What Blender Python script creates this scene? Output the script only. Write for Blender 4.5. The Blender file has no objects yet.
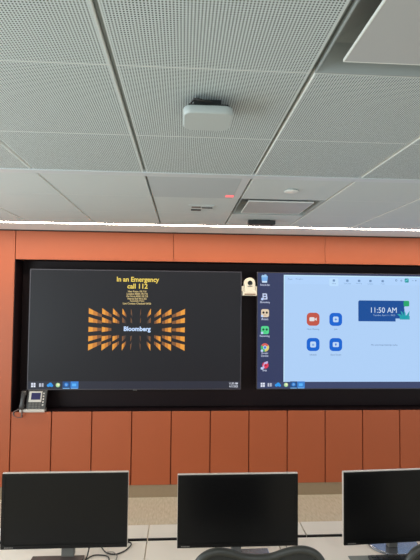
import bpy, bmesh, math, random
from mathutils import Vector, Matrix
random.seed(7)
S = bpy.context.scene
COL = S.collection

# ------------------------------------------------------------------ camera
def rot_axes(yaw, pitch, roll):
    f = Vector((math.sin(yaw)*math.cos(pitch), math.cos(yaw)*math.cos(pitch), math.sin(pitch)))
    r = Vector((math.cos(yaw), -math.sin(yaw), 0)); u = r.cross(f)
    r2 = math.cos(roll)*r + math.sin(roll)*u
    u2 = -math.sin(roll)*r + math.cos(roll)*u
    return r2, u2, f
CAMZ = 2.01
cam_d = bpy.data.cameras.new('camera'); cam = bpy.data.objects.new('camera', cam_d); COL.objects.link(cam)
cam_d.sensor_fit = 'VERTICAL'; cam_d.sensor_height = 24; cam_d.sensor_width = 18
cam_d.lens = 448.26/560*24
cam_d.clip_start = 0.05
r_, u_, f_ = rot_axes(0.06038, 0.04265, 0.01011)
cam.matrix_world = Matrix(((r_.x, u_.x, -f_.x, 0), (r_.y, u_.y, -f_.y, 0), (r_.z, u_.z, -f_.z, CAMZ), (0, 0, 0, 1)))
S.camera = cam

# ------------------------------------------------------------------ world, lights, exposure
w = bpy.data.worlds.new('world'); S.world = w; w.use_nodes = True
bg = w.node_tree.nodes['Background']; bg.inputs[0].default_value = (0.86, 0.98, 1.0, 1); bg.inputs[1].default_value = 0.92
def area(name, loc, sx, sy, power, col, rot=(0, 0, 0)):
    d = bpy.data.lights.new(name, 'AREA'); d.shape = 'RECTANGLE'; d.size = sx; d.size_y = sy
    d.energy = power; d.color = col
    o = bpy.data.objects.new(name, d); COL.objects.link(o); o.location = loc; o.rotation_euler = rot
    return o
area('added_ceiling_fill', (-1.1, -0.6, 2.66), 0.6, 1.2, 32, (1.0, 0.98, 0.95))  # unseen lamps added behind the camera to brighten floor, desks and ceiling
area('added_ceiling_fill', (1.3, -0.6, 2.66), 0.6, 1.2, 32, (1.0, 0.98, 0.95))
area('left_window_daylight', (-3.3, 0.9, 1.55), 1.7, 4.2, 120, (0.86, 0.98, 1.0), (0, -math.pi/2, 0))
SLOT_EMIT = 40.0
vs = S.view_settings
S.display_settings.display_device = 'sRGB'
vs.view_transform = 'Standard'; vs.look = 'None'; vs.gamma = 1; vs.use_curve_mapping = False
vs.exposure = 0.0

# ------------------------------------------------------------------ materials
def srgb(r, g, b):
    def c(v):
        v /= 255
        return v/12.92 if v <= 0.04045 else ((v+0.055)/1.055)**2.4
    return (c(r), c(g), c(b), 1)
def mat(name, col, rough=0.5, metal=0.0, noise=0.0, nscale=20, bump=0.0, bscale=200, coat=0.0, spec=0.5):
    m = bpy.data.materials.new(name); m.use_nodes = True
    nt = m.node_tree; b = nt.nodes['Principled BSDF']
    b.inputs['Base Color'].default_value = col; b.inputs['Roughness'].default_value = rough; b.inputs['Metallic'].default_value = metal
    b.inputs['Coat Weight'].default_value = coat; b.inputs['Specular IOR Level'].default_value = spec
    tc = nt.nodes.new('ShaderNodeTexCoord')
    if noise:
        n = nt.nodes.new('ShaderNodeTexNoise'); n.inputs['Scale'].default_value = nscale; n.inputs['Detail'].default_value = 4
        nt.links.new(tc.outputs['Object'], n.inputs['Vector'])
        mx = nt.nodes.new('ShaderNodeMix'); mx.data_type = 'RGBA'
        mx.inputs[6].default_value = [c*(1-noise) for c in col[:3]]+[1]
        mx.inputs[7].default_value = [min(1, c*(1+noise)) for c in col[:3]]+[1]
        nt.links.new(n.outputs['Fac'], mx.inputs[0]); nt.links.new(mx.outputs[2], b.inputs['Base Color'])
    if bump:
        n2 = nt.nodes.new('ShaderNodeTexNoise'); n2.inputs['Scale'].default_value = bscale
        nt.links.new(tc.outputs['Object'], n2.inputs['Vector'])
        bp = nt.nodes.new('ShaderNodeBump'); bp.inputs['Strength'].default_value = bump; bp.inputs['Distance'].default_value = 0.002
        nt.links.new(n2.outputs['Fac'], bp.inputs['Height']); nt.links.new(bp.outputs[0], b.inputs['Normal'])
    return m
def glow(name, col, strength=1.0, rough=0.3):
    """a lit screen or lamp face: emits its own colour"""
    m = bpy.data.materials.new(name); m.use_nodes = True
    b = m.node_tree.nodes['Principled BSDF']
    b.inputs['Base Color'].default_value = (0.004, 0.004, 0.005, 1); b.inputs['Roughness'].default_value = rough
    b.inputs['Specular IOR Level'].default_value = 0.2; b.inputs['Emission Color'].default_value = col; b.inputs['Emission Strength'].default_value = strength
    return m

def perforated(name, sheet, hole, pitch=0.0086, rad=0.295):
    m = bpy.data.materials.new(name); m.use_nodes = True
    nt = m.node_tree; b = nt.nodes['Principled BSDF']; b.inputs['Roughness'].default_value = 0.6
    tc = nt.nodes.new('ShaderNodeTexCoord')
    sc = nt.nodes.new('ShaderNodeVectorMath'); sc.operation = 'SCALE'; sc.inputs['Scale'].default_value = 1/pitch
    fr = nt.nodes.new('ShaderNodeVectorMath'); fr.operation = 'FRACTION'
    sub = nt.nodes.new('ShaderNodeVectorMath'); sub.operation = 'SUBTRACT'; sub.inputs[1].default_value = (0.5, 0.5, 0)
    mul = nt.nodes.new('ShaderNodeVectorMath'); mul.operation = 'MULTIPLY'; mul.inputs[1].default_value = (1, 1, 0)
    ln = nt.nodes.new('ShaderNodeVectorMath'); ln.operation = 'LENGTH'
    lt = nt.nodes.new('ShaderNodeMath'); lt.operation = 'LESS_THAN'; lt.inputs[1].default_value = rad
    mx = nt.nodes.new('ShaderNodeMix'); mx.data_type = 'RGBA'; mx.inputs[6].default_value = sheet; mx.inputs[7].default_value = hole
    L = nt.links.new
    L(tc.outputs['Object'], sc.inputs[0]); L(sc.outputs[0], fr.inputs[0]); L(fr.outputs[0], sub.inputs[0])
    L(sub.outputs[0], mul.inputs[0]); L(mul.outputs[0], ln.inputs[0]); L(ln.outputs['Value'], lt.inputs[0])
    L(lt.outputs[0], mx.inputs[0]); L(mx.outputs[2], b.inputs['Base Color'])
    return m

def carpet_mat():
    m = mat('carpet', srgb(190, 170, 140), 0.95)
    nt = m.node_tree; b = nt.nodes['Principled BSDF']
    tc = nt.nodes.new('ShaderNodeTexCoord')
    mp = nt.nodes.new('ShaderNodeMapping'); mp.inputs['Scale'].default_value = (70, 14, 1); mp.inputs['Rotation'].default_value = (0, 0, 0.25)
    n = nt.nodes.new('ShaderNodeTexNoise'); n.inputs['Scale'].default_value = 1.0; n.inputs['Detail'].default_value = 5
    mx = nt.nodes.new('ShaderNodeMix'); mx.data_type = 'RGBA'
    mx.inputs[6].default_value = srgb(158, 144, 122); mx.inputs[7].default_value = srgb(214, 200, 178)
    L = nt.links.new
    L(tc.outputs['Object'], mp.inputs[0]); L(mp.outputs[0], n.inputs['Vector']); L(n.outputs['Fac'], mx.inputs[0]); L(mx.outputs[2], b.inputs['Base Color'])
    return m

M = dict(
    perf=perforated('perforated_ceiling_panel', srgb(199, 209, 210), srgb(36, 46, 48)),
    tile=mat('ceiling_panel_plain', srgb(200, 208, 209), 0.6, noise=0.01),
    rail=mat('ceiling_rail', srgb(204, 210, 214), 0.45),
    reveal=mat('ceiling_reveal', srgb(132, 140, 140), 0.7),
    soffit=mat('soffit_paint', srgb(224, 228, 228), 0.7, noise=0.01),
    orange=mat('orange_wall_panel', srgb(172, 84, 47), 0.5, noise=0.03, nscale=3),
    groove=mat('panel_groove', srgb(120, 50, 28), 0.8),
    shadowgap=mat('shadow_gap', srgb(70, 50, 44), 0.8),
    sidewall=mat('side_wall_paint', srgb(205, 200, 190), 0.8),
    base=mat('baseboard_vinyl', srgb(150, 128, 102), 0.7, noise=0.05, nscale=30),
    carpet=carpet_mat(),
    black=mat('black_surround', srgb(32, 19, 22), 0.5, spec=0.2),
    bezel=mat('display_bezel', srgb(26, 24, 28), 0.35),
    thinrim=mat('display_rim', srgb(66, 62, 70), 0.4, 0.2),
    plaque=mat('diffuser_enamel', srgb(178, 180, 181), 0.5),
    cone=mat('diffuser_cone', srgb(158, 165, 165), 0.5),
    edge=mat('white_edge', srgb(235, 236, 232), 0.5),
    array=mat('microphone_array_face', srgb(184, 192, 196), 0.6, bump=0.1, bscale=800),
    whiteplastic=mat('white_plastic', srgb(184, 192, 192), 0.5),
    camplastic=mat('ivory_plastic', srgb(226, 214, 194), 0.4),
    darkplastic=mat('dark_plastic', srgb(40, 42, 43), 0.5),
    lens=mat('lens_glass', srgb(14, 12, 12), 0.1, coat=0.5),
    desk=mat('desk_laminate', srgb(228, 217, 206), 0.5, noise=0.015, nscale=8),
    deskedge=mat('desk_edge', srgb(70, 55, 48), 0.6),
    deskleg=mat('desk_leg_metal', srgb(180, 178, 174), 0.4, 0.5),
    trough=mat('cable_trough', srgb(18, 14, 14), 0.8),
    silver=mat('silver_plastic', srgb(214, 202, 194), 0.35, 0.2),
    chrome=mat('brushed_base', srgb(150, 152, 160), 0.22, 0.8),
    mscreen=mat('monitor_glass', srgb(12, 11, 12), 0.3, spec=0.25),
    mbezel=mat('monitor_bezel', srgb(14, 12, 12), 0.4, spec=0.25),
    mbase=mat('monitor_base_dark', srgb(78, 66, 64), 0.4),
    neck=mat('monitor_neck', srgb(112, 110, 106), 0.4, 0.2),
    badge=mat('badge_print', srgb(120, 114, 110), 0.5),
    phone=mat('phone_charcoal', srgb(58, 54, 53), 0.4),
    phonedark=mat('phone_handset', srgb(46, 40, 40), 0.35),
    phonesilver=mat('phone_silver', srgb(196, 186, 178), 0.35, 0.2),
    key=mat('phone_key', srgb(96, 90, 86), 0.5),
    cord=mat('cord_grey', srgb(120, 100, 96), 0.5),
    cable=mat('cable_black', srgb(26, 24, 24), 0.5),
    cableg=mat('cable_grey', srgb(120, 112, 106), 0.5),
    chairframe=mat('chair_frame', srgb(44, 44, 41), 0.45),
    chairmesh=mat('chair_mesh', srgb(34, 34, 32), 0.8, bump=0.4, bscale=500),
    chairseat=mat('chair_seat_fabric', srgb(48, 48, 46), 0.9, bump=0.3, bscale=400),
    castor=mat('castor_rubber', srgb(30, 30, 30), 0.6),
    mat_=mat('desk_mat_grey', srgb(122, 124, 120), 0.7),
    keys=mat('keyboard_keys', srgb(24, 26, 25), 0.5),
    slot=glow('light_slot_diffuser', (1.0, 0.90, 0.74, 1), SLOT_EMIT, 0.6),
    led=glow('red_led', (1.0, 0.20, 0.20, 1), 1.3),
)

# ------------------------------------------------------------------ mesh helpers
BASE = {}
def add_box(bm, x0, x1, y0, y1, z0, z1, bev=0.0, seg=2, mi=0):
    t = bmesh.new(); bmesh.ops.create_cube(t, size=1)
    for v in t.verts:
        v.co = Vector((x0 if v.co.x < 0 else x1, y0 if v.co.y < 0 else y1, z0 if v.co.z < 0 else z1))
    if bev:
        bmesh.ops.bevel(t, geom=t.edges[:], offset=bev, segments=seg, profile=0.6, affect='EDGES')
    merge(bm, t, mi)
def merge(bm, t, mi=0, M_=None):
    mp = {}
    for v in t.verts: mp[v] = bm.verts.new(M_ @ v.co if M_ else v.co)
    for f in t.faces:
        nf = bm.faces.new([mp[v] for v in f.verts]); nf.material_index = mi; nf.smooth = f.smooth
    t.free()
def add_quad(bm, pts, mi=0):
    f = bm.faces.new([bm.verts.new(p) for p in pts]); f.material_index = mi
    return f
def add_lathe(bm, prof, centre, axis='Z', n=32, mi=0, sx=1, sy=1):
    """prof: (radius, height) pairs"""
    rings = []
    for r, h in prof:
        ring = []
        for i in range(n):
            a = 2*math.pi*i/n
            p = Vector((sx*r*math.cos(a), sy*r*math.sin(a), h))
            if axis == 'Y': p = Vector((p.x, h, p.y))
            ring.append(bm.verts.new(Vector(centre)+p))
        rings.append(ring)
    for a, b in zip(rings, rings[1:]):
        for i in range(n):
            f = bm.faces.new((a[i], a[(i+1) % n], b[(i+1) % n], b[i])); f.smooth = True; f.material_index = mi
    for ring in (rings[0], rings[-1]):
        f = bm.faces.new(ring); f.material_index = mi
def smooth_path(pts, n=8, closed=False):
    P = [Vector(p) for p in pts]; out = []; N = len(P)
    for i in range(N if closed else N-1):
        if closed: a, b, c, d = P[i-1], P[i], P[(i+1) % N], P[(i+2) % N]
        else: a, b, c, d = P[max(i-1, 0)], P[i], P[i+1], P[min(i+2, N-1)]
        for k in range(n):
            t = k/n
            out.append(0.5*((2*b)+(c-a)*t+(2*a-5*b+4*c-d)*t*t+(3*b-a-3*c+d)*t**3))
    if not closed: out.append(P[-1])
    return out
def add_tube(bm, path, r, n=8, closed=False, mi=0, flat=1.0):
    P = [Vector(p) for p in path]; N = len(P); rings = []
    up = Vector((0, 0, 1)); prev = None
    for i in range(N):
        t = (P[(i+1) % N]-P[i-1]) if closed else (P[min(i+1, N-1)]-P[max(i-1, 0)])
        t.normalize()
        if prev is None:
            ref = up if abs(t.z) < 0.9 else Vector((0, 1, 0))
            a = t.cross(ref).normalized()
        else:
            a = (prev - t*prev.dot(t)).normalized()
        prev = a; b = t.cross(a)
        rr = r[i] if isinstance(r, (list, tuple)) else r
        rings.append([bm.verts.new(P[i]+(a*math.cos(2*math.pi*k/n)*rr+b*math.sin(2*math.pi*k/n)*rr*flat)) for k in range(n)])
    pairs = list(zip(rings, rings[1:]))
    if closed: pairs.append((rings[-1], rings[0]))
    for a, b in pairs:
        for k in range(n):
            f = bm.faces.new((a[k], a[(k+1) % n], b[(k+1) % n], b[k])); f.smooth = True; f.material_index = mi
    if not closed:
        bm.faces.new(rings[0][::-1]).material_index = mi; bm.faces.new(rings[-1]).material_index = mi
def link(name, bm, mats, parent=None, fixn=True):
    """one mesh object; geometry is given in world coordinates and stored relative to its thing's base"""
    me = bpy.data.meshes.new(name)
    if fixn: bmesh.ops.recalc_face_normals(bm, faces=bm.faces[:])
    off = BASE.get(parent.name, Vector()) if parent else Vector()
    if parent:
        for v in bm.verts: v.co -= off
    bm.to_mesh(me); bm.free()
    for m in (mats if isinstance(mats, (list, tuple)) else [mats]): me.materials.append(m)
    o = bpy.data.objects.new(name, me); COL.objects.link(o)
    if parent: o.parent = parent; BASE[o.name] = off
    return o
def thing(name, label, cat, loc, group=None):
    o = bpy.data.objects.new(name, None); COL.objects.link(o); o.location = loc; o.empty_display_size = 0.05
    o['label'] = label; o['category'] = cat
    if group: o['group'] = group
    BASE[o.name] = Vector(loc)
    return o
def solo(name, bm, mats, label, cat, group=None):
    """a thing that is one mesh, its origin at the middle of its underside"""
    xs = [v.co.x for v in bm.verts]; ys = [v.co.y for v in bm.verts]; zs = [v.co.z for v in bm.verts]
    c = Vector(((min(xs)+max(xs))/2, (min(ys)+max(ys))/2, min(zs)))
    for v in bm.verts: v.co -= c
    o = link(name, bm, mats); o.location = c
    o['label'] = label; o['category'] = cat
    if group: o['group'] = group
    return o
def struct(name, bm, mats, fixn=True):
    o = link(name, bm, mats, fixn=fixn); o['kind'] = 'structure'; return o
def B(*boxes, bev=0.0):
    bm = bmesh.new()
    for b in boxes: add_box(bm, *b, bev=bev)
    return bm

# ------------------------------------------------------------------ the setting
WY = 4.6466; CEIL = 2.70
XL, XR, YB = -3.4, 4.4, -2.6
struct('floor', B((XL, XR, YB, 5.0, -0.10, 0.0)), M['carpet'])

# back wall: orange panels around the black niche
NX0, NX1, NZ0, NZ1, ND = -1.70, 3.12, 0.863, 2.395, 0.22
PW = 0.39977
bm = bmesh.new()
def panel(x0, x1, z0, z1, g=0.0055):
    add_box(bm, x0+g, x1-g, WY, WY+0.02, z0, z1, bev=0.0015, seg=1)
PB, PT = 0.126, 2.685
k = -7
panels = [i for i in range(-6, 17)]
for i in panels:                                     # lower course
    x0 = NX0+i*PW; x1 = x0+PW
    if x0 > XR-0.05: continue
    x0c, x1c = max(x0, XL), min(x1, XR)
    inside = x0 >= NX0-0.01 and x1 <= NX1+0.03
    if inside: panel(x0c, x1c, PB, NZ0)
for (a, b) in ((NX0, NX0+4*PW), (NX0+4*PW, NX0+8*PW), (NX0+8*PW, NX0+12*PW+0.02)):   # wide panels above the niche
    panel(a, min(b, NX1), NZ1, PT, 0.0018)
panel(XL, -2.90, PB, PT); panel(-2.90, NX0, PB, PT)
panel(NX1, XR, PB, PT)
struct('wall_back', bm, M['orange'])
bm = bmesh.new()                                     # backing seen in the grooves
add_box(bm, XL, NX0, WY+0.02, WY+0.06, 0, CEIL)
add_box(bm, NX1, XR, WY+0.02, WY+0.06, 0, CEIL)
add_box(bm, NX0, NX1, WY+0.02, WY+0.06, 0, NZ0-0.002)
add_box(bm, NX0, NX1, WY+0.02, WY+0.06, NZ1+0.002, CEIL)
struct('wall_backing', bm, M['groove'])
bm = bmesh.new()                                     # niche lining, open to the room
add_box(bm, NX0, NX1, WY+ND, WY+ND+0.02, NZ0, NZ1)
add_box(bm, NX0, NX0+0.004, WY+0.001, WY+ND, NZ0, NZ1)
add_box(bm, NX1-0.004, NX1, WY+0.001, WY+ND, NZ0, NZ1)
add_box(bm, NX0, NX1, WY+0.001, WY+ND, NZ0-0.004, NZ0)
add_box(bm, NX0, NX1, WY+0.001, WY+ND, NZ1, NZ1+0.004)
struct('wall_niche', bm, M['black'])
struct('trim_1', B((XL, XR, WY+0.012, WY+0.02, PT, CEIL)), M['shadowgap'])
struct('baseboard_back', B((XL, XR, WY+0.006, WY+0.02, 0, PB-0.003)), M['base'])

# ceiling: one structure of metal panels on rails
CX0, CW, CY0, CH = -0.2156, 0.6012, 1.3154, 0.5696
bm = bmesh.new()
def tile(x0, x1, y0, y1, perf):
    """a metal pan: rim, perforated field, upturned sides"""
    z = CEIL; e = 0.005; ey = 0.003; h = 0.022
    o = [(x0, y0), (x1, y0), (x1, y1), (x0, y1)]
    i = [(x0+e, y0+ey), (x1-e, y0+ey), (x1-e, y1-ey), (x0+e, y1-ey)]
    vo = [bm.verts.new((x, y, z)) for x, y in o]; vi = [bm.verts.new((x, y, z)) for x, y in i]
    c = 0.0018; cz_ = 0.0065                                             # chamfered long edges
    vc = [bm.verts.new((x+(-c if q in (0, 3) else c), y, z+cz_)) for q, (x, y) in enumerate(o)]
    vt = [bm.verts.new((v.co.x, v.co.y, z+h)) for v in vc]
    for a in range(4):
        b = (a+1) % 4
        bm.faces.new((vo[b], vo[a], vi[a], vi[b])).material_index = 1
        bm.faces.new((vo[a], vo[b], vc[b], vc[a])).material_index = 4
        bm.faces.new((vc[a], vc[b], vt[b], vt[a])).material_index = 4
    bm.faces.new(vi[::-1]).material_index = 0 if perf else 1
    bm.faces.new(vt)
SPECIAL = {(1, -1), (1, 3), (0, 2)}
for kx in range(-7, 9):
    for j in range(-8, 5):
        if (kx, j) in SPECIAL: continue
        x0, x1 = CX0+kx*CW, CX0+(kx+1)*CW
        y0, y1 = CY0+j*CH, CY0+(j+1)*CH
        gx = 0.0092
        gy0 = gy1 = 0.0012
        if j == 1: gy1 = 0.014
        if j == 2: gy0 = 0.050
        x0, x1 = max(x0, XL), min(x1, XR)
        if x1-x0 < 0.05: continue
        tile(x0+gx, x1-gx, y0+gy0, y1-gy1, j <= 1)
SLOT0, SLOT1 = 4.166, 4.236
add_box(bm, XL, XR, CY0+2*CH-0.016, CY0+2*CH+0.052, CEIL-0.004, CEIL+0.03, mi=2)     # the wide cross bar
add_box(bm, XL, XR, YB, SLOT0-0.004, CEIL+0.115, CEIL+0.125, mi=3)                  # dark slab above the panels
for kx in range(-7, 10):                                                           # rails above the long gaps
    x = CX0+kx*CW
    add_box(bm, x-0.0045, x+0.0045, YB, SLOT0-0.006, CEIL+0.015, CEIL+0.03, mi=3)
for j in range(-8, 6):
    y = CY0+j*CH
    add_box(bm, XL, XR, y-0.01, min(y+0.01, SLOT0-0.006), CEIL+0.0215, CEIL+0.03, mi=3)
struct('ceiling', bm, [M['perf'], M['tile'], M['rail'], M['reveal'], M['edge']], fixn=False)
struct('trim_2', B((XL, XR, SLOT1+0.004, WY+0.06, CEIL, CEIL+0.125)), M['soffit'])

# linear light in the slot before the wall
t = thing('linear_light', 'long bright white strip light recessed along ceiling edge before orange wall', 'light', (0.4, 4.2, CEIL+0.012))
bm = bmesh.new()
add_box(bm, XL+0.01, XR-0.01, SLOT0, SLOT0+0.006, CEIL-0.001, CEIL+0.06)
add_box(bm, XL+0.01, XR-0.01, SLOT1-0.006, SLOT1, CEIL-0.001, CEIL+0.06)
add_box(bm, XL+0.01, XR-0.01, SLOT0+0.006, SLOT1-0.006, CEIL+0.05, CEIL+0.06)
link('housing', bm, M['edge'], t)
link('diffuser', B((XL+0.012, XR-0.012, SLOT0+0.007, SLOT1-0.007, CEIL+0.001, CEIL+0.006)), M['slot'], t)

# ------------------------------------------------------------------ ceiling devices
def diffuser(kx, j, label):
    x0, x1 = CX0+kx*CW+0.007, CX0+(kx+1)*CW-0.007
    y0, y1 = CY0+j*CH+0.002, CY0+(j+1)*CH-0.002
    t = thing('air_diffuser', label, 'air vent', ((x0+x1)/2, (y0+y1)/2, CEIL), 'square air diffusers in the ceiling')
    bm = bmesh.new()
    def ring(ins, z): return [bm.verts.new(p) for p in ((x0+ins, y0+ins, z), (x1-ins, y0+ins, z), (x1-ins, y1-ins, z), (x0+ins, y1-ins, z))]
    R = [ring(0, CEIL+0.018), ring(0, CEIL), ring(0.005, CEIL), ring(0.018, CEIL+0.030), ring(0.040, CEIL+0.075), ring(0.15, CEIL+0.105), ]
    for a, b in zip(R, R[1:]):
        for i in range(4): bm.faces.new((a[i], a[(i+1) % 4], b[(i+1) % 4], b[i]))
    bm.faces.new(R[-1])
    link('cone_frame', bm, M['cone'], t)
    i = 0.064
    bm = B((x0+i, x1-i, y0+i+0.012, y1-i-0.012, CEIL-0.002, CEIL+0.004), bev=0.0012)
    for v in bm.verts: pass
    pl = link('plaque', bm, M['plaque'], t)
    bm = bmesh.new()
    a, b2, c, d, z0, z1 = x0+i-0.003, x1-i+0.003, y0+i+0.009, y1-i-0.009, CEIL-0.0025, CEIL+0.006
    add_box(bm, a, a+0.003, c, d, z0, z1); add_box(bm, b2-0.003, b2, c, d, z0, z1)
    add_box(bm, a+0.003, b2-0.003, c, c+0.003, z0, z1); add_box(bm, a+0.003, b2-0.003, d-0.003, d, z0, z1)
    link('plaque_rim', bm, M['edge'], pl)
    for px in (a+0.06, b2-0.06):
        for py in (c+0.06, d-0.06):
            bm = bmesh.new(); add_tube(bm, [(px, py, CEIL+0.004), (px, py, CEIL+0.104)], 0.004); link('hanger_rod', bm, M['deskleg'], t)
diffuser(1, -1, 'large square air diffuser with grey centre plate at upper right of photo')
diffuser(1, 3, 'small-looking far air diffuser in ceiling just above the black ceiling bar')

# ceiling microphone panel
x0, x1, y0, y1 = CX0+0.007, CX0+CW-0.007, CY0+2*CH+0.054, CY0+3*CH-0.002
t = thing('microphone_panel', 'flat smooth blue-grey square ceiling panel with a red status light', 'ceiling panel', ((x0+x1)/2, (y0+y1)/2, CEIL))
link('face_panel', B((x0, x1-0.05, y0, y1, CEIL-0.002, CEIL+0.012), bev=0.001), M['array'], t)
link('side_frame', B((x1-0.049, x1, y0, y1, CEIL-0.001, CEIL+0.012), bev=0.001), M['rail'], t)
link('status_light', B((0.276, 0.330, 2.925, 2.972, CEIL-0.006, CEIL-0.0021), bev=0.001), M['led'], t)['label'] = 'small glowing red status light'

# wireless access point
t = thing('access_point', 'pale grey rounded box hanging under perforated ceiling near top centre', 'wireless access point', (0.075, 1.52, 2.626))
bm = bmesh.new(); bt = bmesh.new()
X0, X1, Y0, Y1 = -0.006, 0.163, 1.475, 1.634
prof = []
rc = 0.030
for cx, cy, a0 in ((X1-rc, Y1-rc, 0), (X0+rc, Y1-rc, 90), (X0+rc, Y0+rc, 180), (X1-rc, Y0+rc, 270)):
    for q in range(7):
        a = math.radians(a0+15*q); prof.append((cx+rc*math.cos(a), cy+rc*math.sin(a)))
cx, cy = (X0+X1)/2, (Y0+Y1)/2
rings = []
for s, z in ((0.92, 2.662), (0.98, 2.660), (1.0, 2.656), (1.0, 2.644), (0.985, 2.636), (0.95, 2.633)):
    rings.append([bm.verts.new((cx+(x-cx)*s, cy+(y-cy)*s, z)) for x, y in prof])
for a, b in zip(rings, rings[1:]):
    for i in range(len(a)):
        f = bm.faces.new((a[i], a[(i+1) % len(a)], b[(i+1) % len(a)], b[i])); f.smooth = True
bm.faces.new(rings[0]); bm.faces.new(rings[-1])
link('housing', bm, M['whiteplastic'], t)
link('mounting_bracket', B((0.012, 0.148, 1.492, 1.62, 2.6622, 2.672), (0.03, 0.125, 1.52, 1.60, 2.672, CEIL-0.0005), bev=0.002), M['darkplastic'], t)
bm = bmesh.new()
add_tube(bm, smooth_path([(0.02, 1.500, 2.677), (0.035, 1.478, 2.682), (0.06, 1.474, 2.674), (0.09, 1.488, 2.676)]), 0.0035)
add_tube(bm, smooth_path([(0.035, 1.512, CEIL-0.004), (0.03, 1.490, 2.688), (0.05, 1.480, 2.676), (0.075, 1.488, 2.677)]), 0.003)
link('network_cable', bm, M['cable'], t)

# round concealed sprinkler cover
bm = bmesh.new()
add_lathe(bm, [(0.030, 0.0), (0.030, -0.007), (0.044, -0.008), (0.046, -0.010), (0.043, -0.012), (0.0005, -0.0135)], (0.672, 2.755, CEIL), n=36)
solo('sprinkler_cover', bm, M['edge'], 'small round white disc flush in ceiling right of the red light', 'sprinkler')

# small slotted ceiling plate
t = thing('ceiling_sensor', 'tiny pale plate with dark slots on ceiling panel nearest wall', 'sensor', (0.11, 3.42, CEIL-0.006))
link('plate', B((0.035, 0.225, 3.26, 3.47, CEIL-0.004, CEIL-0.0003), bev=0.001), M['tile'], t)
link('slot', B((0.055, 0.130, 3.40, 3.44, CEIL-0.009, CEIL-0.0041)), M['darkplastic'], t)
link('slot', B((0.058, 0.125, 3.30, 3.345, CEIL-0.007, CEIL-0.0041)), M['neck'], t)
link('slot', B((0.135, 0.215, 3.325, 3.350, CEIL-0.008, CEIL-0.0041)), M['darkplastic'], t)

# black bar hung near the light slot
t = thing('sensor_bar', 'black rectangular bar hung from ceiling in front of strip light', 'sensor', (0.67, 3.83, 2.655))
link('body', B((0.556, 0.790, 3.80, 3.86, 2.660, 2.694), bev=0.003), M['darkplastic'], t)
link('foot', B((0.575, 0.592, 3.815, 3.845, 2.654, 2.660)), M['cable'], t)
link('foot', B((0.752, 0.769, 3.815, 3.845, 2.654, 2.660)), M['cable'], t)
link('ceiling_bracket', B((0.60, 0.745, 3.815, 3.845, 2.694, CEIL-0.0003)), M['cable'], t)

# ------------------------------------------------------------------ wall displays
SY = 4.700                                     # plane of the glass
G = {}
def em(name, rgb, s=1.0):
    if name not in G: G[name] = glow('screen_'+name, srgb(*rgb), s, 0.35)
    return G[name]
def poly(bm, pts, lvl, mi=0):
    """flat shape on a screen, given in wall x and z"""
    f = bm.faces.new([bm.verts.new((x, SY-0.0008*lvl, z)) for x, z in pts]); f.material_index = mi
    f.normal_update()
    if f.normal.y > 0: f.normal_flip()
def rect(bm, x0, x1, z0, z1, lvl, mi=0): poly(bm, [(x0, z0), (x1, z0), (x1, z1), (x0, z1)], lvl, mi)
def rrect(bm, cx, cz, w, h, r, lvl, mi=0, n=6):
    pts = []
    for sx, sz, a0 in ((1, 1, 0), (-1, 1, 90), (-1, -1, 180), (1, -1, 270)):
        for q in range(n+1):
            a = math.radians(a0+90*q/n)
            pts.append((cx+sx*(w/2-r)+r*math.cos(a), cz+sz*(h/2-r)+r*math.sin(a)))
    poly(bm, pts, lvl, mi)
def disc(bm, cx, cz, r, lvl, mi=0, n=20, a0=0, a1=360, ri=0):
    if ri:
        N = max(3, int(n*(a1-a0)/360))
        for i in range(N):
            p, q = [math.radians(a0+(a1-a0)*(i+e)/N) for e in (0, 1)]
            poly(bm, [(cx+ri*math.cos(p), cz+ri*math.sin(p)), (cx+r*math.cos(p), cz+r*math.sin(p)), (cx+r*math.cos(q), cz+r*math.sin(q)), (cx+ri*math.cos(q), cz+ri*math.sin(q))], lvl, mi)
    else:
        poly(bm, [(cx+r*math.cos(2*math.pi*i/n), cz+r*math.sin(2*math.pi*i/n)) for i in range(n)], lvl, mi)
def flat(name, bm, mats, parent): return link(name, bm, mats, parent, fixn=False)
def text(name, s, cx, cz, width, height, m, parent, lvl=3, bold=0.0, align='C'):
    """lettering on a screen: glyph outlines turned into a mesh, fitted to width and height"""
    c = bpy.data.curves.new('t', 'FONT'); c.body = s; c.size = 1; c.offset = bold; c.align_x = 'CENTER'; c.resolution_u = 3
    o = bpy.data.objects.new('t', c); COL.objects.link(o)
    dg = bpy.context.evaluated_depsgraph_get()
    me = bpy.data.meshes.new_from_object(o.evaluated_get(dg))
    bpy.data.objects.remove(o)
    bm = bmesh.new(); bm.from_mesh(me); bpy.data.meshes.remove(me); bpy.data.curves.remove(c)
    xs = [v.co.x for v in bm.verts]; ys = [v.co.y for v in bm.verts]
    w0, h0 = max(xs)-min(xs), max(ys)-min(ys)
    sx = width/w0; sy = height/h0 if height else sx
    mx, my = (max(xs)+min(xs))/2, (max(ys)+min(ys))/2
    for v in bm.verts: v.co = Vector((cx+(v.co.x-mx)*sx, SY-0.0008*lvl, cz+(v.co.y-my)*sy))
    for f in bm.faces:
        f.normal_update(); f.material_index = 0
        if f.normal.y > 0: f.normal_flip()
    return flat(name, bm, m, parent)

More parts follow.
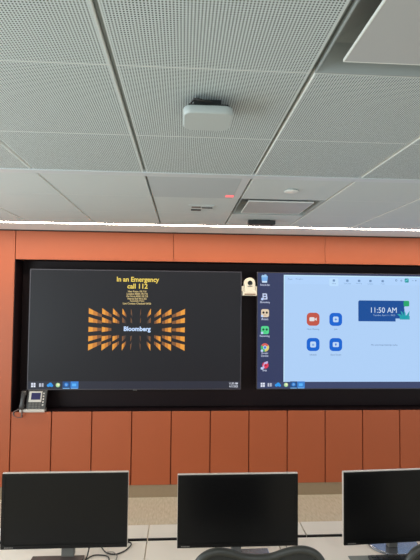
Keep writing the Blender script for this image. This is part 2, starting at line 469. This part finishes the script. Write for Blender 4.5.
def display(x0, x1, z0, z1, label, desktop):
    t = thing('wall_display', label, 'display', ((x0+x1)/2, SY+0.03, z0), 'large flat displays in the black wall niche')
    link('cabinet', B((x0, x1, SY+0.004, SY+0.06, z0, z1), bev=0.002), M['bezel'], t)
    link('wall_mount', B((x0+0.5, x1-0.5, SY+0.0605, WY+ND-0.001, z0+0.35, z1-0.35)), M['black'], t)
    bm = bmesh.new(); e = 0.009; y0, y1 = SY-0.003, SY+0.0035
    add_box(bm, x0, x0+e, y0, y1, z0, z1); add_box(bm, x1-e, x1, y0, y1, z0, z1)
    add_box(bm, x0+e, x1-e, y0, y1, z0, z0+e); add_box(bm, x0+e, x1-e, y0, y1, z1-e, z1)
    link('bezel', bm, M['thinrim'], t)
    scr = link('screen', B((x0+e, x1-e, SY, SY+0.0035, z0+e, z1-e)), desktop, t)
    return t, scr

def taskbar(scr, x0, x1, z0, z1, xs, cz, col, active=(4, 5)):
    bm = bmesh.new(); rect(bm, x0, x1, z0, z1, 1); flat('taskbar', bm, col, scr)
    wh = em('white', (225, 230, 245)); bl = em('cloud_blue', (45, 150, 235))
    bm = bmesh.new()                                                   # start button: four panes
    for a in (-1, 1):
        for b in (-1, 1): rect(bm, xs[0]+a*0.012-0.0095, xs[0]+a*0.012+0.0095, cz+b*0.012-0.0095, cz+b*0.012+0.0095, 2)
    flat('taskbar_icon', bm, wh, scr)
    bm = bmesh.new()                                                   # task view: bars
    rect(bm, xs[1]-0.022, xs[1]-0.004, cz-0.018, cz+0.018, 2); rect(bm, xs[1]+0.004, xs[1]+0.016, cz-0.018, cz+0.018, 2)
    rect(bm, xs[1]+0.019, xs[1]+0.023, cz-0.018, cz+0.018, 2)
    flat('taskbar_icon', bm, em('pale', (190, 195, 212)), scr)
    bm = bmesh.new()                                                   # cloud
    disc(bm, xs[2]-0.016, cz-0.004, 0.015, 2); disc(bm, xs[2]+0.004, cz+0.004, 0.02, 3); disc(bm, xs[2]+0.02, cz-0.006, 0.013, 4)
    flat('taskbar_icon', bm, bl, scr)
    bm = bmesh.new()                                                   # round drive icon
    disc(bm, xs[3], cz, 0.022, 2, 0); disc(bm, xs[3]+0.004, cz+0.004, 0.012, 3, 1)
    flat('taskbar_icon', bm, [em('leafpale', (170, 215, 160)), em('creamy', (245, 240, 190))], scr)
    bm = bmesh.new(); rect(bm, xs[4]-0.038, xs[4]+0.038, cz-0.036, cz+0.036, 2, 0); disc(bm, xs[4], cz+0.004, 0.022, 3, 1); disc(bm, xs[4], cz+0.004, 0.010, 4, 2, ri=0.005)
    rect(bm, xs[4]-0.034, xs[4]+0.034, cz-0.037, cz-0.030, 5, 3)
    flat('taskbar_icon', bm, [em('tab_dark', (40, 78, 130)), em('azure', (40, 120, 205)), em('sky', (150, 200, 245)), em('underline', (130, 190, 245))], scr)
    bm = bmesh.new(); rect(bm, xs[5]-0.040, xs[5]+0.040, cz-0.036, cz+0.036, 2, 0); rrect(bm, xs[5]-0.003, cz+0.001, 0.042, 0.028, 0.007, 3, 1)
    rect(bm, xs[5]-0.034, xs[5]+0.034, cz-0.037, cz-0.030, 4, 2)
    flat('taskbar_icon', bm, [em('tab_blue', (60, 130, 210)), em('azure2', (90, 180, 250)), em('underline', (130, 190, 245))], scr)

# left display: emergency notice
D1 = (-1.567, 0.619, 1.070, 2.303)
t1, s1 = display(*D1, 'left large display showing yellow emergency text and an orange burst', glow('screen_desktop_dark', srgb(32, 32, 36), 1.0, 0.4))
taskbar(s1, D1[0]+0.01, D1[1]-0.01, 1.079, 1.157, [-1.505, -1.425, -1.339, -1.259, -1.175, -1.093], 1.119, em('bar1', (46, 48, 60)))
yel = em('yellow', (244, 214, 96)); pale = em('paleyellow', (214, 190, 130))
text('emergency_text', 'In an Emergency', -0.466, 2.200, 0.436, 0.066, yel, s1, bold=0.025)
text('emergency_text', 'call 112', -0.470, 2.137, 0.210, 0.052, yel, s1, bold=0.025)
for s, wd, z in (('Near Room 190 718', .190, 2.082), ('Location M200 190 718', .215, 2.057), ('Our Room M200 190 718', .222, 2.032), ('Nearest Exit 9016 502', .195, 2.007), ('Assembly Point', .150, 1.982), ('Last Contact Checked 04/23', .290, 1.957)):
    text('notice_line', s, -0.473, z, wd, 0.020, pale, s1, bold=0.03)
text('logo_text', 'Bloomberg', -0.466, 1.688, 0.276, 0.062, em('logo', (190, 215, 250), 1.1), s1, lvl=4, bold=0.035)
bmw = bmesh.new(); C = (-0.470, 1.688)
cols = [(-.964, 1), (-.828, 1), (-.718, 1), (-.621, 1), (-.534, 1), (-.431, 1), (-.328, 1), (-.224, 1), (-.115, 1), (.026, 1)]
rows = [(1.906, 1.848), (1.814, 1.760), (1.713, 1.660), (1.617, 1.563), (1.533, 1.470)]
for ci, (x, _) in enumerate(cols):
    c5 = min(ci, 9-ci)                                     # 0 = outermost column
    for ri, (za, zb) in enumerate(rows):
        if ri == 2 and c5 > 1: continue
        dim = (c5 >= 3 and ri in (1, 3)) or c5 == 4
        T = 0.27
        for k in range(3):
            ta, tb = T*k/3, T*(k+1)/3
            sh = lambda tt: 1-0.9*tt
            def P(z, tt): return (x+(C[0]-x)*tt, z+(C[1]-z)*tt)
            zm = (za+zb)/2
            def Q(z, tt):
                px, pz = P(z, tt); mx_, mz = P(zm, tt); return (px, mz+(pz-mz)*(1-1.2*tt))
            lev = k+ (2 if dim else 0)
            poly(bmw, [Q(za, ta), Q(zb, ta), Q(zb, tb), Q(za, tb)], 2, min(lev, 4))
flat('burst_pattern', bmw, [em('amber0', (238, 160, 62)), em('amber1', (205, 130, 55)), em('amber2', (132, 88, 54)), em('amber3', (96, 72, 58)), em('amber4', (62, 54, 52))], s1)
text('clock_text', '11:50 AM', 0.541, 1.133, 0.090, 0.022, em('white', (225, 230, 245)), s1, bold=0.01)
text('clock_text', '4/11/2023', 0.541, 1.103, 0.090, 0.022, em('white', (225, 230, 245)), s1, bold=0.01)

link('status_window', B((-0.500, -0.460, SY+0.010, SY+0.030, D1[2]-0.010, D1[2]-0.0005), bev=0.001), M['neck'], t1)

# right display: desktop with a meeting window
D2 = (0.782, 2.968, 1.072, 2.303)
t2, s2 = display(*D2, 'right large display with pale blue meeting window and 11:50 clock', glow('screen_desktop_blue', srgb(50, 58, 94), 1.0, 0.4))
taskbar(s2, D2[0]+0.01, D2[1]-0.01, 1.081, 1.147, [.849, .923, 1.009, 1.096, 1.176, 1.256], 1.118, em('bar2', (58, 68, 104)))
# desktop icons
def dicon(bm, mats, label, z, wd, h=0.024, two=None):
    flat('desktop_icon', bm, mats, s2)
    text('icon_label', label, 0.868, z, wd, h, em('labelwhite', (206, 214, 240)), s2, bold=0.012)
    if two: text('icon_label', two[0], 0.868, two[1], two[2], h, em('labelwhite', (206, 214, 240)), s2, bold=0.012)
arrow = lambda bm, z, mi: rrect(bm, 0.838, z, 0.024, 0.024, 0.004, 6, mi)
AR = em('arrowtile', (190, 210, 245))
bm = bmesh.new()                                            # waste bin
poly(bm, [(.828, 2.262), (.898, 2.262), (.890, 2.190), (.836, 2.190)], 2, 0); disc(bm, .845, 2.258, .014, 3, 1); disc(bm, .870, 2.262, .016, 4, 1); poly(bm, [(.836, 2.208), (.890, 2.208), (.888, 2.190), (.838, 2.190)], 3, 2)
dicon(bm, [em('binblue', (120, 175, 232)), em('binpaper', (160, 200, 235)), em('binwhite', (205, 225, 245))], 'Recycle Bin', 2.164, .100)
bt_mats = [em('bicon', (200, 212, 240)), em('bdark', (62, 66, 104)), AR]
bm = bmesh.new(); rect(bm, .842, .854, 2.012, 2.076, 2, 0); rect(bm, .842, .884, 2.064, 2.076, 3, 0); rect(bm, .842, .888, 2.038, 2.050, 4, 0); rect(bm, .842, .892, 2.012, 2.024, 5, 0); rect(bm, .878, .890, 2.046, 2.072, 2, 0); rect(bm, .880, .894, 2.016, 2.044, 2, 0)
arrow(bm, 2.016, 2)
dicon(bm, bt_mats, 'Bloomberg', 1.981, .102)
def face_icon(z, tile_m, eye_m, label, wd, zl):
    bm = bmesh.new(); rrect(bm, .870, z, .084, .084, .020, 2, 0)
    disc(bm, .853, z+.006, .012, 3, 1); disc(bm, .888, z+.006, .012, 3, 1); rrect(bm, .870, z-.020, .034, .010, .004, 3, 2); arrow(bm, z-.030, 3)
    dicon(bm, [tile_m, eye_m, em('mouth', (196, 168, 150)) if label == 'iRoom' else em('mouthg', (60, 190, 120)), AR], label, zl, wd)
face_icon(1.868, em('cream', (226, 206, 178)), em('eye', (36, 30, 30)), 'iRoom', .072, 1.806)
face_icon(1.690, em('mint', (84, 214, 142)), em('eyeg', (14, 76, 56)), 'Receiving', .104, 1.626)
bm = bmesh.new()                                            # round browser icon: three colour sectors and a blue hub
for a, mi in ((30, 0), (150, 1), (270, 2)): disc(bm, .870, 1.508, .044, 2, mi, n=30, a0=a, a1=a+120, ri=.017)
disc(bm, .870, 1.508, .020, 3, 4); disc(bm, .870, 1.508, .015, 4, 3); arrow(bm, 1.474, 5)
dicon(bm, [em('cred', (214, 96, 88)), em('cgreen', (70, 180, 110)), em('cyellow', (222, 204, 110)), em('cblue', (70, 130, 215)), em('cwhite', (206, 222, 240)), AR], 'Google', 1.447, .072, .021, ('Chrome', 1.421, .078))
bm = bmesh.new(); disc(bm, .876, 1.322, .034, 2, 0); poly(bm, [(.838, 1.286), (.852, 1.276), (.904, 1.352), (.898, 1.366), (.866, 1.352)], 3, 1); disc(bm, .880, 1.318, .020, 4, 0); disc(bm, .880, 1.322, .008, 5, 2); arrow(bm, 1.290, 3)
dicon(bm, [em('spinred', (222, 62, 90)), em('lilac', (190, 180, 225)), em('crim', (150, 24, 50)), AR], 'Snip', 1.267, .048)
# meeting window
WX0, WX1, WZ0, WZ1 = 1.069, D2[1]-0.011, 1.149, 2.276
bm = bmesh.new(); rect(bm, WX0, WX1, WZ0, WZ1, 1, 0); rect(bm, WX0, WX1, WZ1-.012, WZ1, 2, 1); rect(bm, WX0, WX0+.010, WZ0, WZ1, 3, 1)
flat('meeting_window', bm, [em('window', (174, 207, 246)), em('windowedge', (196, 232, 252))], s2)
bm = bmesh.new(); rect(bm, WX0+.01, WX1, 2.180, WZ1-.012, 2); flat('window_toolbar', bm, em('toolbar', (176, 210, 250)), s2)
grey = em('toolgrey', (112, 146, 190))
text('window_title', 'Zoom', 1.135, 2.232, .05, .018, grey, s2); text('window_title', 'Workplace', 1.235, 2.232, .08, .018, grey, s2)
bm = bmesh.new(); rrect(bm, 1.610, 2.205, .10, .085, .012, 3); flat('active_tab', bm, em('tabactive', (186, 220, 252)), s2)
for x, s, wd in ((1.610, 'Home', .040), (1.757, 'Team Chat', .080), (1.886, 'Meetings', .066), (2.010, 'Contacts', .06), (2.145, 'Apps', .04)):
    bm = bmesh.new(); rrect(bm, x, 2.222, .026, .024, .006, 4); flat('tab_icon', bm, grey, s2)
    text('tab_label', s, x, 2.192, wd, .014, grey, s2, lvl=4)
bm = bmesh.new(); disc(bm, 2.295, 2.232, .012, 4, ri=.006); flat('toolbar_icon', bm, grey, s2)
bm = bmesh.new(); disc(bm, 2.352, 2.230, .010, 4, ri=.005); flat('toolbar_icon', bm, grey, s2)
bm = bmesh.new(); rrect(bm, 2.411, 2.232, .044, .044, .008, 4, 0); poly(bm, [(2.395, 2.222), (2.427, 2.238), (2.424, 2.246), (2.392, 2.230)], 5, 1)
flat('profile_icon', bm, [em('teal', (36, 150, 160)), em('tealpale', (110, 205, 215))], s2)
bm = bmesh.new(); rect(bm, 2.470, 2.488, 2.230, 2.234, 4); rect(bm, 2.505, 2.52, 2.226, 2.238, 4); flat('window_controls', bm, grey, s2)
def button(x, z, col, kind, label, wd):
    bm = bmesh.new(); rrect(bm, x, z, .138, .138, .042, 3, 0)
    if kind == 'cam': rrect(bm, x-.012, z, .056, .042, .012, 4, 1); poly(bm, [(x+.020, z+.004), (x+.038, z+.018), (x+.038, z-.018), (x+.020, z-.004)], 5, 1)
    elif kind == 'plus': rrect(bm, x, z, .060, .060, .014, 4, 1); rect(bm, x-.014, x+.014, z-.003, z+.003, 5, 0); rect(bm, x-.003, x+.003, z-.014, z+.014, 6, 0)
    elif kind == 'cal': rrect(bm, x, z, .062, .062, .014, 4, 1); rect(bm, x-.012, x+.012, z-.014, z+.008, 5, 2)
    else: rrect(bm, x, z, .066, .052, .012, 4, 1); poly(bm, [(x, z+.016), (x+.014, z), (x+.005, z), (x+.005, z-.014), (x-.005, z-.014), (x-.005, z), (x-.014, z)], 5, 0)
    flat('meeting_button', bm, [col, em('glyph', (190, 216, 246)) if kind != 'cam' else em('glyphw', (226, 224, 226)), em('glyphgrey', (130, 170, 225))], s2)
    text('button_label', label, x, z-.107, wd, .018, em('lab', (92, 120, 160)), s2, lvl=4)
blue = em('buttonblue', (4, 98, 208))
button(1.385, 1.808, em('buttonorange', (192, 84, 68)), 'cam', 'New Meeting', .130)
button(1.630, 1.808, blue, 'plus', 'Join', .036)
button(1.385, 1.541, blue, 'cal', 'Schedule', .075)
button(1.630, 1.541, blue, 'share', 'Share Screen', .115)
bm = bmesh.new()                                            # clock banner with a stepped corner
poly(bm, [(1.880, 1.790), (2.285, 1.790), (2.285, 1.822), (2.385, 1.822), (2.385, 2.013), (1.888, 2.013), (1.876, 2.000), (1.876, 1.796)], 3, 0)
flat('clock_banner', bm, em('banner', (8, 74, 150)), s2)
bm = bmesh.new(); rrect(bm, 2.406, 1.983, .062, .060, .012, 4, 0)
poly(bm, [(2.378, 1.945), (2.432, 1.945), (2.420, 1.890), (2.390, 1.890)], 5, 1)
for pts in ([(2.368, 1.815), (2.300, 1.868), (2.330, 1.872), (2.368, 1.845)], [(2.368, 1.815), (2.338, 1.905), (2.362, 1.890), (2.380, 1.840)], [(2.372, 1.815), (2.378, 1.915), (2.395, 1.880), (2.392, 1.830)], [(2.372, 1.815), (2.440, 1.905), (2.432, 1.850), (2.400, 1.822)], [(2.330, 1.812), (2.440, 1.812), (2.440, 1.850), (2.380, 1.860), (2.330, 1.845)]):
    poly(bm, pts, 6, 2)
flat('plant_artwork', bm, [em('artgreen', (30, 165, 105)), em('artpot', (178, 206, 246)), em('artteal', (36, 160, 172))], s2)
text('clock_text', '11:50 AM', 2.156, 1.911, .282, .058, em('clockw', (214, 230, 250)), s2, lvl=5, bold=0.0)
text('date_text', 'Tuesday, April 11, 2023', 2.158, 1.854, .240, .022, em('datew', (160, 190, 228)), s2, lvl=5)
text('notice_line', 'No upcoming meetings today', 2.159, 1.538, .290, .020, em('lab2', (78, 106, 150)), s2, lvl=4)

# ------------------------------------------------------------------ conference camera between the displays
t = thing('conference_camera', 'ivory domed pan-tilt camera mounted between the two wall displays', 'camera', (0.710, 4.66, 2.048))
link('base', B((0.638, 0.782, 4.600, 4.715, 2.050, 2.096), bev=0.006), M['camplastic'], t)
link('base_grille', B((0.652, 0.768, 4.5975, 4.5999, 2.058, 2.072), bev=0.0008), mat('camera_grille', srgb(140, 112, 92), 0.5), t)
bm = bmesh.new()                                            # arched body: straight sides, round top
N = 16; front = []; 
for y, s in ((4.604, 0.90), (4.609, 0.97), (4.618, 1.0), (4.690, 1.0), (4.699, 0.95)):
    ring = []
    hw = 0.056*s; zb = 2.0965; zc = 2.182
    ring.append(bm.verts.new((0.710-hw*1.05, y, zb)))
    for i in range(N+1):
        a = math.pi-math.pi*i/N
        ring.append(bm.verts.new((0.710+hw*math.cos(a), y, zc+hw*math.sin(a))))
    ring.append(bm.verts.new((0.710+hw*1.05, y, zb)))
    front.append(ring)
for a, b in zip(front, front[1:]):
    for i in range(len(a)):
        f = bm.faces.new((a[i], a[(i+1) % len(a)], b[(i+1) % len(a)], b[i])); f.smooth = True
bm.faces.new(front[0]); bm.faces.new(front[-1])
link('camera_head', bm, M['camplastic'], t)
bm = bmesh.new(); add_lathe(bm, [(0.025, 0.010), (0.025, -0.004), (0.020, -0.006), (0.017, -0.003), (0.0005, -0.001)], (0.710, 4.602, 2.181), axis='Y', n=24)
link('lens', bm, M['lens'], t)['label'] = 'round black lens'
for sx in (-1, 1):
    link('yoke_arm', B((0.710+sx*0.069-0.008, 0.710+sx*0.069+0.008, 4.625, 4.69, 2.0965, 2.150), bev=0.004), M['camplastic'], t)
link('nameplate', B((0.685, 0.735, 4.6005, 4.6035, 2.142, 2.148)), M['key'], t)
link('mounting_arm', B((0.690, 0.730, 4.7155, WY+ND-0.0005, 2.06, 2.09)), M['darkplastic'], t)

t.location.x -= 0.016

# ------------------------------------------------------------------ desk phone on the niche ledge
t = thing('desk_phone', 'grey desk phone with small screen on lower left ledge of black niche', 'phone', (-1.48, 4.67, NZ0))
def tilt(bm, k=0.33, z0=NZ0):
    for v in bm.verts: v.co.y += (v.co.z-z0)*k
PY = 4.628
bm = B((-1.558, -1.362, PY, PY+0.030, NZ0+0.016, NZ0+0.205), bev=0.006); tilt(bm); link('body', bm, M['phone'], t)
bm = B((-1.610, -1.362, PY-0.012, PY+0.055, NZ0+0.0005, NZ0+0.030), bev=0.006); link('foot_stand', bm, M['phonesilver'], t)
bm = B((-1.535, -1.408, PY-0.008, PY-0.0005, NZ0+0.095, NZ0+0.195), bev=0.003); tilt(bm); sb = link('screen_bezel', bm, M['phonesilver'], t)
bm = B((-1.512, -1.420, PY-0.0105, PY-0.0082, NZ0+0.118, NZ0+0.182)); tilt(bm); link('phone_screen', bm, glow('phone_lcd', srgb(44, 40, 86), 1.0), sb)
for r in range(4):
    for c in range(4):
        bm = B((-1.530+c*0.032, -1.530+c*0.032+0.022, PY-0.004, PY-0.0005, NZ0+0.034+r*0.015, NZ0+0.034+r*0.015+0.009), bev=0.001); tilt(bm); link('key', bm, M['key'], t)
for r in range(5):
    bm = B((-1.399, -1.384, PY-0.004, PY-0.0005, NZ0+0.060+r*0.027, NZ0+0.060+r*0.027+0.014), bev=0.001); tilt(bm); link('key', bm, M['phonesilver'], t)
bm = bmesh.new()
HX = -1.588                                                # handset: two ends joined by a grip, standing proud of its cradle
for k, (z, hw, hy, y) in enumerate(((0.030, 0.024, 0.016, -0.014), (0.040, 0.027, 0.020, -0.018), (0.072, 0.027, 0.020, -0.022), (0.084, 0.021, 0.013, -0.032), (0.120, 0.020, 0.012, -0.036), (0.155, 0.021, 0.013, -0.032), (0.166, 0.026, 0.020, -0.022), (0.198, 0.026, 0.020, -0.018), (0.208, 0.022, 0.015, -0.012))):
    ring = []
    for q in range(16):
        a = 2*math.pi*q/16; ca, sa = math.cos(a), math.sin(a)
        ring.append(bm.verts.new((HX+0.006*(z-0.03)/0.18+hw*math.copysign(abs(ca)**0.6, ca), PY+y+hy*math.copysign(abs(sa)**0.6, sa), NZ0+z)))
    if k:
        for q in range(16):
            f = bm.faces.new((prev[q], prev[(q+1) % 16], ring[(q+1) % 16], ring[q])); f.smooth = True
    else: bm.faces.new(ring)
    prev = ring
bm.faces.new(prev)
tilt(bm); link('handset', bm, M['phonedark'], t)
bm = bmesh.new()                                            # coiled cord hanging over the ledge
axis = smooth_path([(-1.585, PY-0.006, NZ0+0.028), (-1.578, PY-0.030, NZ0-0.012), (-1.592, PY+0.012, NZ0-0.048), (-1.635, PY+0.022, NZ0-0.058), (-1.672, PY+0.020, NZ0-0.032), (-1.668, PY+0.012, NZ0+0.000), (-1.630, PY-0.002, NZ0+0.022), (-1.604, PY-0.010, NZ0+0.034)], 24)
coil = []
for i, p in enumerate(axis):
    a = i*1.15; coil.append(p+Vector((0.0045*math.cos(a), 0.0045*math.sin(a), 0.0045*math.cos(a+0.8))))
add_tube(bm, coil, 0.0042, n=6); link('handset_cord', bm, M['cord'], t)

# ------------------------------------------------------------------ desks
def desk(x0, x1, lx0, lx1, label):
    t = thing('desk', label, 'desk', ((x0+x1)/2, 2.1, 0), 'white desks in a row')
    g = 0.0032; z = 0.74
    link('worktop', B((x0+g, x1-g, 1.80, 2.422, z-0.026, z), bev=0.002), M['desk'], t)
    link('rear_ledge', B((lx0+g, lx1-g, 2.450, 2.590, z-0.026, z), bev=0.002), M['desk'], t)
    link('gap_shade_strip', B((lx0+g, lx1-g, 2.440, 2.4498, z-0.026, z-0.0005)), M['trough'], t)  # black strip added on the ledge front, standing in for shade in the gap
    link('cable_trough', B((x0+0.03, x1-0.03, 2.40, 2.47, z-0.10, z-0.0265)), M['trough'], t)
    link('modesty_panel', B((x0+0.03, x1-0.03, 2.56, 2.575, 0.25, z-0.0265)), M['desk'], t)
    for x in (x0+0.05, x1-0.09):
        for y in (2.33, 2.50): link('leg', B((x, x+0.04, y, y+0.04, 0, z-0.0265), bev=0.003), M['deskleg'], t)
desk(-1.03, -0.17, -1.03, -0.17, 'white desk under the left monitor')
desk(-0.17, 0.515, -0.17, 0.685, 'white desk under the middle monitor')
desk(0.515, 1.54, 0.685, 1.54, 'white desk under the right monitor with silver round stand')

# ------------------------------------------------------------------ monitors
DZ = 0.7402
def monitor(cx, z0, z1, wd, yf, yaw, label, base, neckw):
    t = thing('computer_monitor', label, 'monitor', (cx, yf+0.10, DZ), 'black-screened monitors on the white desks')
    x0, x1 = cx-wd/2, cx+wd/2; e = 0.0065
    def part(name, bm, m, par=t): return link(name, bm, m, par)
    part('housing', B((x0, x1, yf+0.006, yf+0.022, z0, z1), bev=0.003), M['silver'])
    part('back_cover', B((x0+0.08, x1-0.08, yf+0.0225, yf+0.070, z0+0.05, z1-0.05), bev=0.010), M['silver'])
    bm = bmesh.new(); b = 0.013
    X0, X1, Z0, Z1 = x0+0.0015, x1-0.0015, z0+0.001, z1-0.0025
    ya, yb = yf-0.001, yf+0.0055
    add_box(bm, X0, X0+b, ya, yb, Z0, Z1); add_box(bm, X1-b, X1, ya, yb, Z0, Z1)
    add_box(bm, X0+b, X1-b, ya, yb, Z0, Z0+b+0.004); add_box(bm, X0+b, X1-b, ya, yb, Z1-b, Z1)
    bz = part('bezel', bm, M['mbezel'])
    part('screen', B((X0+b, X1-b, yf+0.001, yf+0.0055, Z0+b+0.004, Z1-b)), M['mscreen'])
    bm = bmesh.new()
    for i in range(6): add_box(bm, x0+0.020+i*0.007, x0+0.0252+i*0.007, yf-0.0014, yf-0.0011, z0+0.006, z0+0.0105)
    part('badge', bm, M['badge'], bz)
    part('neck', B((cx-neckw/2, cx+neckw/2, yf+0.0705, yf+0.105, DZ+0.010, z0+0.20), bev=0.006), M['neck'])
    by = yf+0.085
    bm = bmesh.new()
    if base == 'round':
        add_lathe(bm, [(0.128, 0.0003), (0.132, 0.004), (0.132, 0.008), (0.126, 0.011), (0.118, 0.010), (0.0005, 0.010)], (cx+0.02, by+0.03, DZ), n=48, sy=0.85)
        part('base', bm, M['chrome'])
    elif base == 'dark':
        part('base', B((cx-0.170, cx+0.080, by-0.19, by-0.0, DZ, DZ+0.012), bev=0.004), M['mbase'])
    else:
        part('base', B((cx-0.10, cx+0.165, by-0.17, by+0.02, DZ, DZ+0.014), bev=0.005), M['chrome'])
    t.rotation_euler.z = yaw
    return t
monitor(-0.543, 0.830, 1.180, 0.590, 2.20, 0.0, 'left monitor on a dark rectangular base with loose cables beside it', 'dark', 0.062)
monitor(0.281, 0.818, 1.163, 0.588, 2.20, 0.0, 'middle monitor with dark screen behind the wide chair back', 'flat', 0.05)
monitor(1.090, 0.813, 1.166, 0.590, 2.215, 0.055, 'right monitor on a round silver stand beside the black keyboard', 'round', 0.05)

# ------------------------------------------------------------------ desk odds and ends
bm = bmesh.new(); add_box(bm, 0.835, 1.13, 1.95, 2.236, DZ, DZ+0.003, bev=0.001)
solo('desk_mat', bm, M['mat_'], 'flat grey mat on the white desk under the black keyboard', 'desk mat')
t = thing('keyboard', 'black keyboard on grey mat in front of right monitor', 'keyboard', (1.12, 2.14, DZ+0.0032))
link('case', B((0.928, 1.348, 2.084, 2.216, DZ+0.0032, DZ+0.016), bev=0.003), M['darkplastic'], t)
for r in range(5):
    for c in range(15):
        x = 0.937+c*0.0270; y = 2.092+r*0.0238
        link('key', B((x, x+0.022, y, y+0.0195, DZ+0.0161, DZ+0.0215), bev=0.002), M['keys'], t)
def cable(pts, r, m, label):
    bm = bmesh.new(); add_tube(bm, smooth_path(pts, 8), r, n=6); return solo('cable', bm, m, label, 'cable')
cz = DZ+0.004
cable([(-0.435, 2.292, 0.86), (-0.441, 2.290, 0.80), (-0.452, 2.27, cz), (-0.47, 2.22, cz), (-0.52, 2.12, cz)], 0.0035, M['cable'], 'straight black cable dropping from under the left monitor')
cable([(-0.47, 2.17, cz), (-0.452, 2.25, cz), (-0.425, 2.29, cz), (-0.38, 2.292, cz), (-0.348, 2.275, cz), (-0.338, 2.23, cz), (-0.345, 2.16, cz)], 0.003, M['cable'], 'black cable looped on desk below right half of left monitor')
cable([(-0.40, 2.36, cz+0.008), (-0.365, 2.315, cz), (-0.32, 2.297, cz), (-0.285, 2.315, cz), (-0.262, 2.345, cz), (-0.248, 2.385, cz), (-0.262, 2.405, cz), (-0.30, 2.41, cz)], 0.0032, M['cable'], 'dark cable curling out past right edge of left monitor')
cable([(-0.318, 2.12, cz), (-0.312, 2.20, cz), (-0.305, 2.27, cz), (-0.312, 2.289, cz+0.004), (-0.33, 2.297, cz+0.011), (-0.36, 2.302, cz+0.008)], 0.0025, M['cableg'], 'thin grey cable running toward viewer right of left monitor base')
cable([(0.565, 2.42, cz), (0.549, 2.345, cz), (0.548, 2.28, cz), (0.546, 2.15, cz)], 0.0022, M['cableg'], 'thin grey cable on desk beside middle monitor right edge')

# ------------------------------------------------------------------ office chairs
def office_chair(cx, label):
    t = thing('office_chair', label, 'chair', (cx, 1.95, 0), 'dark mesh office chairs at the desks')
    def lean(z): return 1.650+(1.10-z)*0.22
    half = [(0, 1.071), (0.05, 1.077), (0.10, 1.097), (0.150, 1.110), (0.192, 1.103), (0.220, 1.078), (0.238, 1.03), (0.246, 0.92), (0.236, 0.78), (0.205, 0.64), (0.150, 0.56), (0.07, 0.535)]
    prof = half+[(0, 0.532)]+[(-x, z) for x, z in half[:0:-1]]
    def curve_y(x, z): return lean(z)+0.035*(1-(x/0.25)**2)-0.035
    loop = smooth_path([(cx+x, curve_y(x, z), z) for x, z in prof], 6, closed=True)
    bm = bmesh.new(); add_tube(bm, loop, 0.0135, n=10, closed=True); link('back_frame', bm, M['chairframe'], t)
    bm = bmesh.new()
    cen = Vector((cx, 0, 0.82)); K = 7; rings = []
    for k in range(1, K+1):
        s = k/K*0.985; ring = []
        for p in loop:
            x = cx+(p.x-cx)*s; z = 0.82+(p.z-0.82)*s
            ring.append(bm.verts.new((x, curve_y(x-cx, z)-0.012*(1-s*s), z)))
        rings.append(ring)
    n = len(loop); cv = bm.verts.new((cx, curve_y(0, 0.82)-0.012, 0.82))
    for i in range(n):
        bm.faces.new((cv, rings[0][i], rings[0][(i+1) % n])).smooth = True
        for a, b in zip(rings, rings[1:]):
            bm.faces.new((a[i], b[i], b[(i+1) % n], a[(i+1) % n])).smooth = True
    link('back_mesh', bm, M['chairmesh'], t)
    bm = bmesh.new(); add_box(bm, cx-0.24, cx+0.24, 1.80, 2.23, 0.43, 0.475, bev=0.022, seg=3); link('seat', bm, M['chairseat'], t)
    bm = bmesh.new(); add_tube(bm, smooth_path([(cx, 1.742, 0.60), (cx, 1.77, 0.50), (cx, 1.80, 0.43), (cx, 1.90, 0.405), (cx, 1.99, 0.40)], 6), 0.03, n=10, flat=0.7); link('back_support', bm, M['chairframe'], t)
    for s in (-1, 1):
        bm = bmesh.new(); add_tube(bm, smooth_path([(cx+s*0.215, 1.95, 0.425), (cx+s*0.275, 1.93, 0.44), (cx+s*0.285, 1.91, 0.54), (cx+s*0.275, 1.90, 0.625)], 6), 0.014, n=8)
        add_box(bm, cx+s*0.275-0.035, cx+s*0.275+0.035, 1.80, 2.02, 0.625, 0.648, bev=0.009); link('armrest', bm, M['chairframe'], t)
    bm = bmesh.new(); add_lathe(bm, [(0.028, 0.10), (0.028, 0.26), (0.018, 0.26), (0.018, 0.36), (0.06, 0.37), (0.08, 0.425)], (cx, 1.99, 0), n=20); link('gas_column', bm, M['chairframe'], t)
    for i in range(5):
        a = math.radians(90+72*i); dx, dy = math.cos(a), math.sin(a)
        bm = bmesh.new(); add_tube(bm, [(cx+dx*0.01, 1.99+dy*0.01, 0.115), (cx+dx*0.15, 1.99+dy*0.15, 0.10), (cx+dx*0.30, 1.99+dy*0.30, 0.075)], [0.030, 0.024, 0.016], n=8, flat=0.7)
        lg = link('leg', bm, M['chairframe'], t)
        bm = bmesh.new()
        px, py = cx+dx*0.30, 1.99+dy*0.30
        add_lathe(bm, [(0.0005, -0.022), (0.022, -0.020), (0.028, -0.012), (0.028, 0.012), (0.022, 0.020), (0.0005, 0.022)], (px, py, 0.0285), axis='Y', n=16)
        link('caster', bm, M['castor'], lg)
    return t
chair = office_chair(0.287, 'dark mesh chair back in front of the middle monitor')
c2 = chair.copy(); COL.objects.link(c2); c2.location.x += 0.775; c2.location.z += 0.0
c2['label'] = 'dark mesh chair back cut off by right edge before right monitor'
for ch in list(chair.children):
    c = ch.copy(); COL.objects.link(c); c.parent = c2
    for g in ch.children:
        d = g.copy(); COL.objects.link(d); d.parent = c
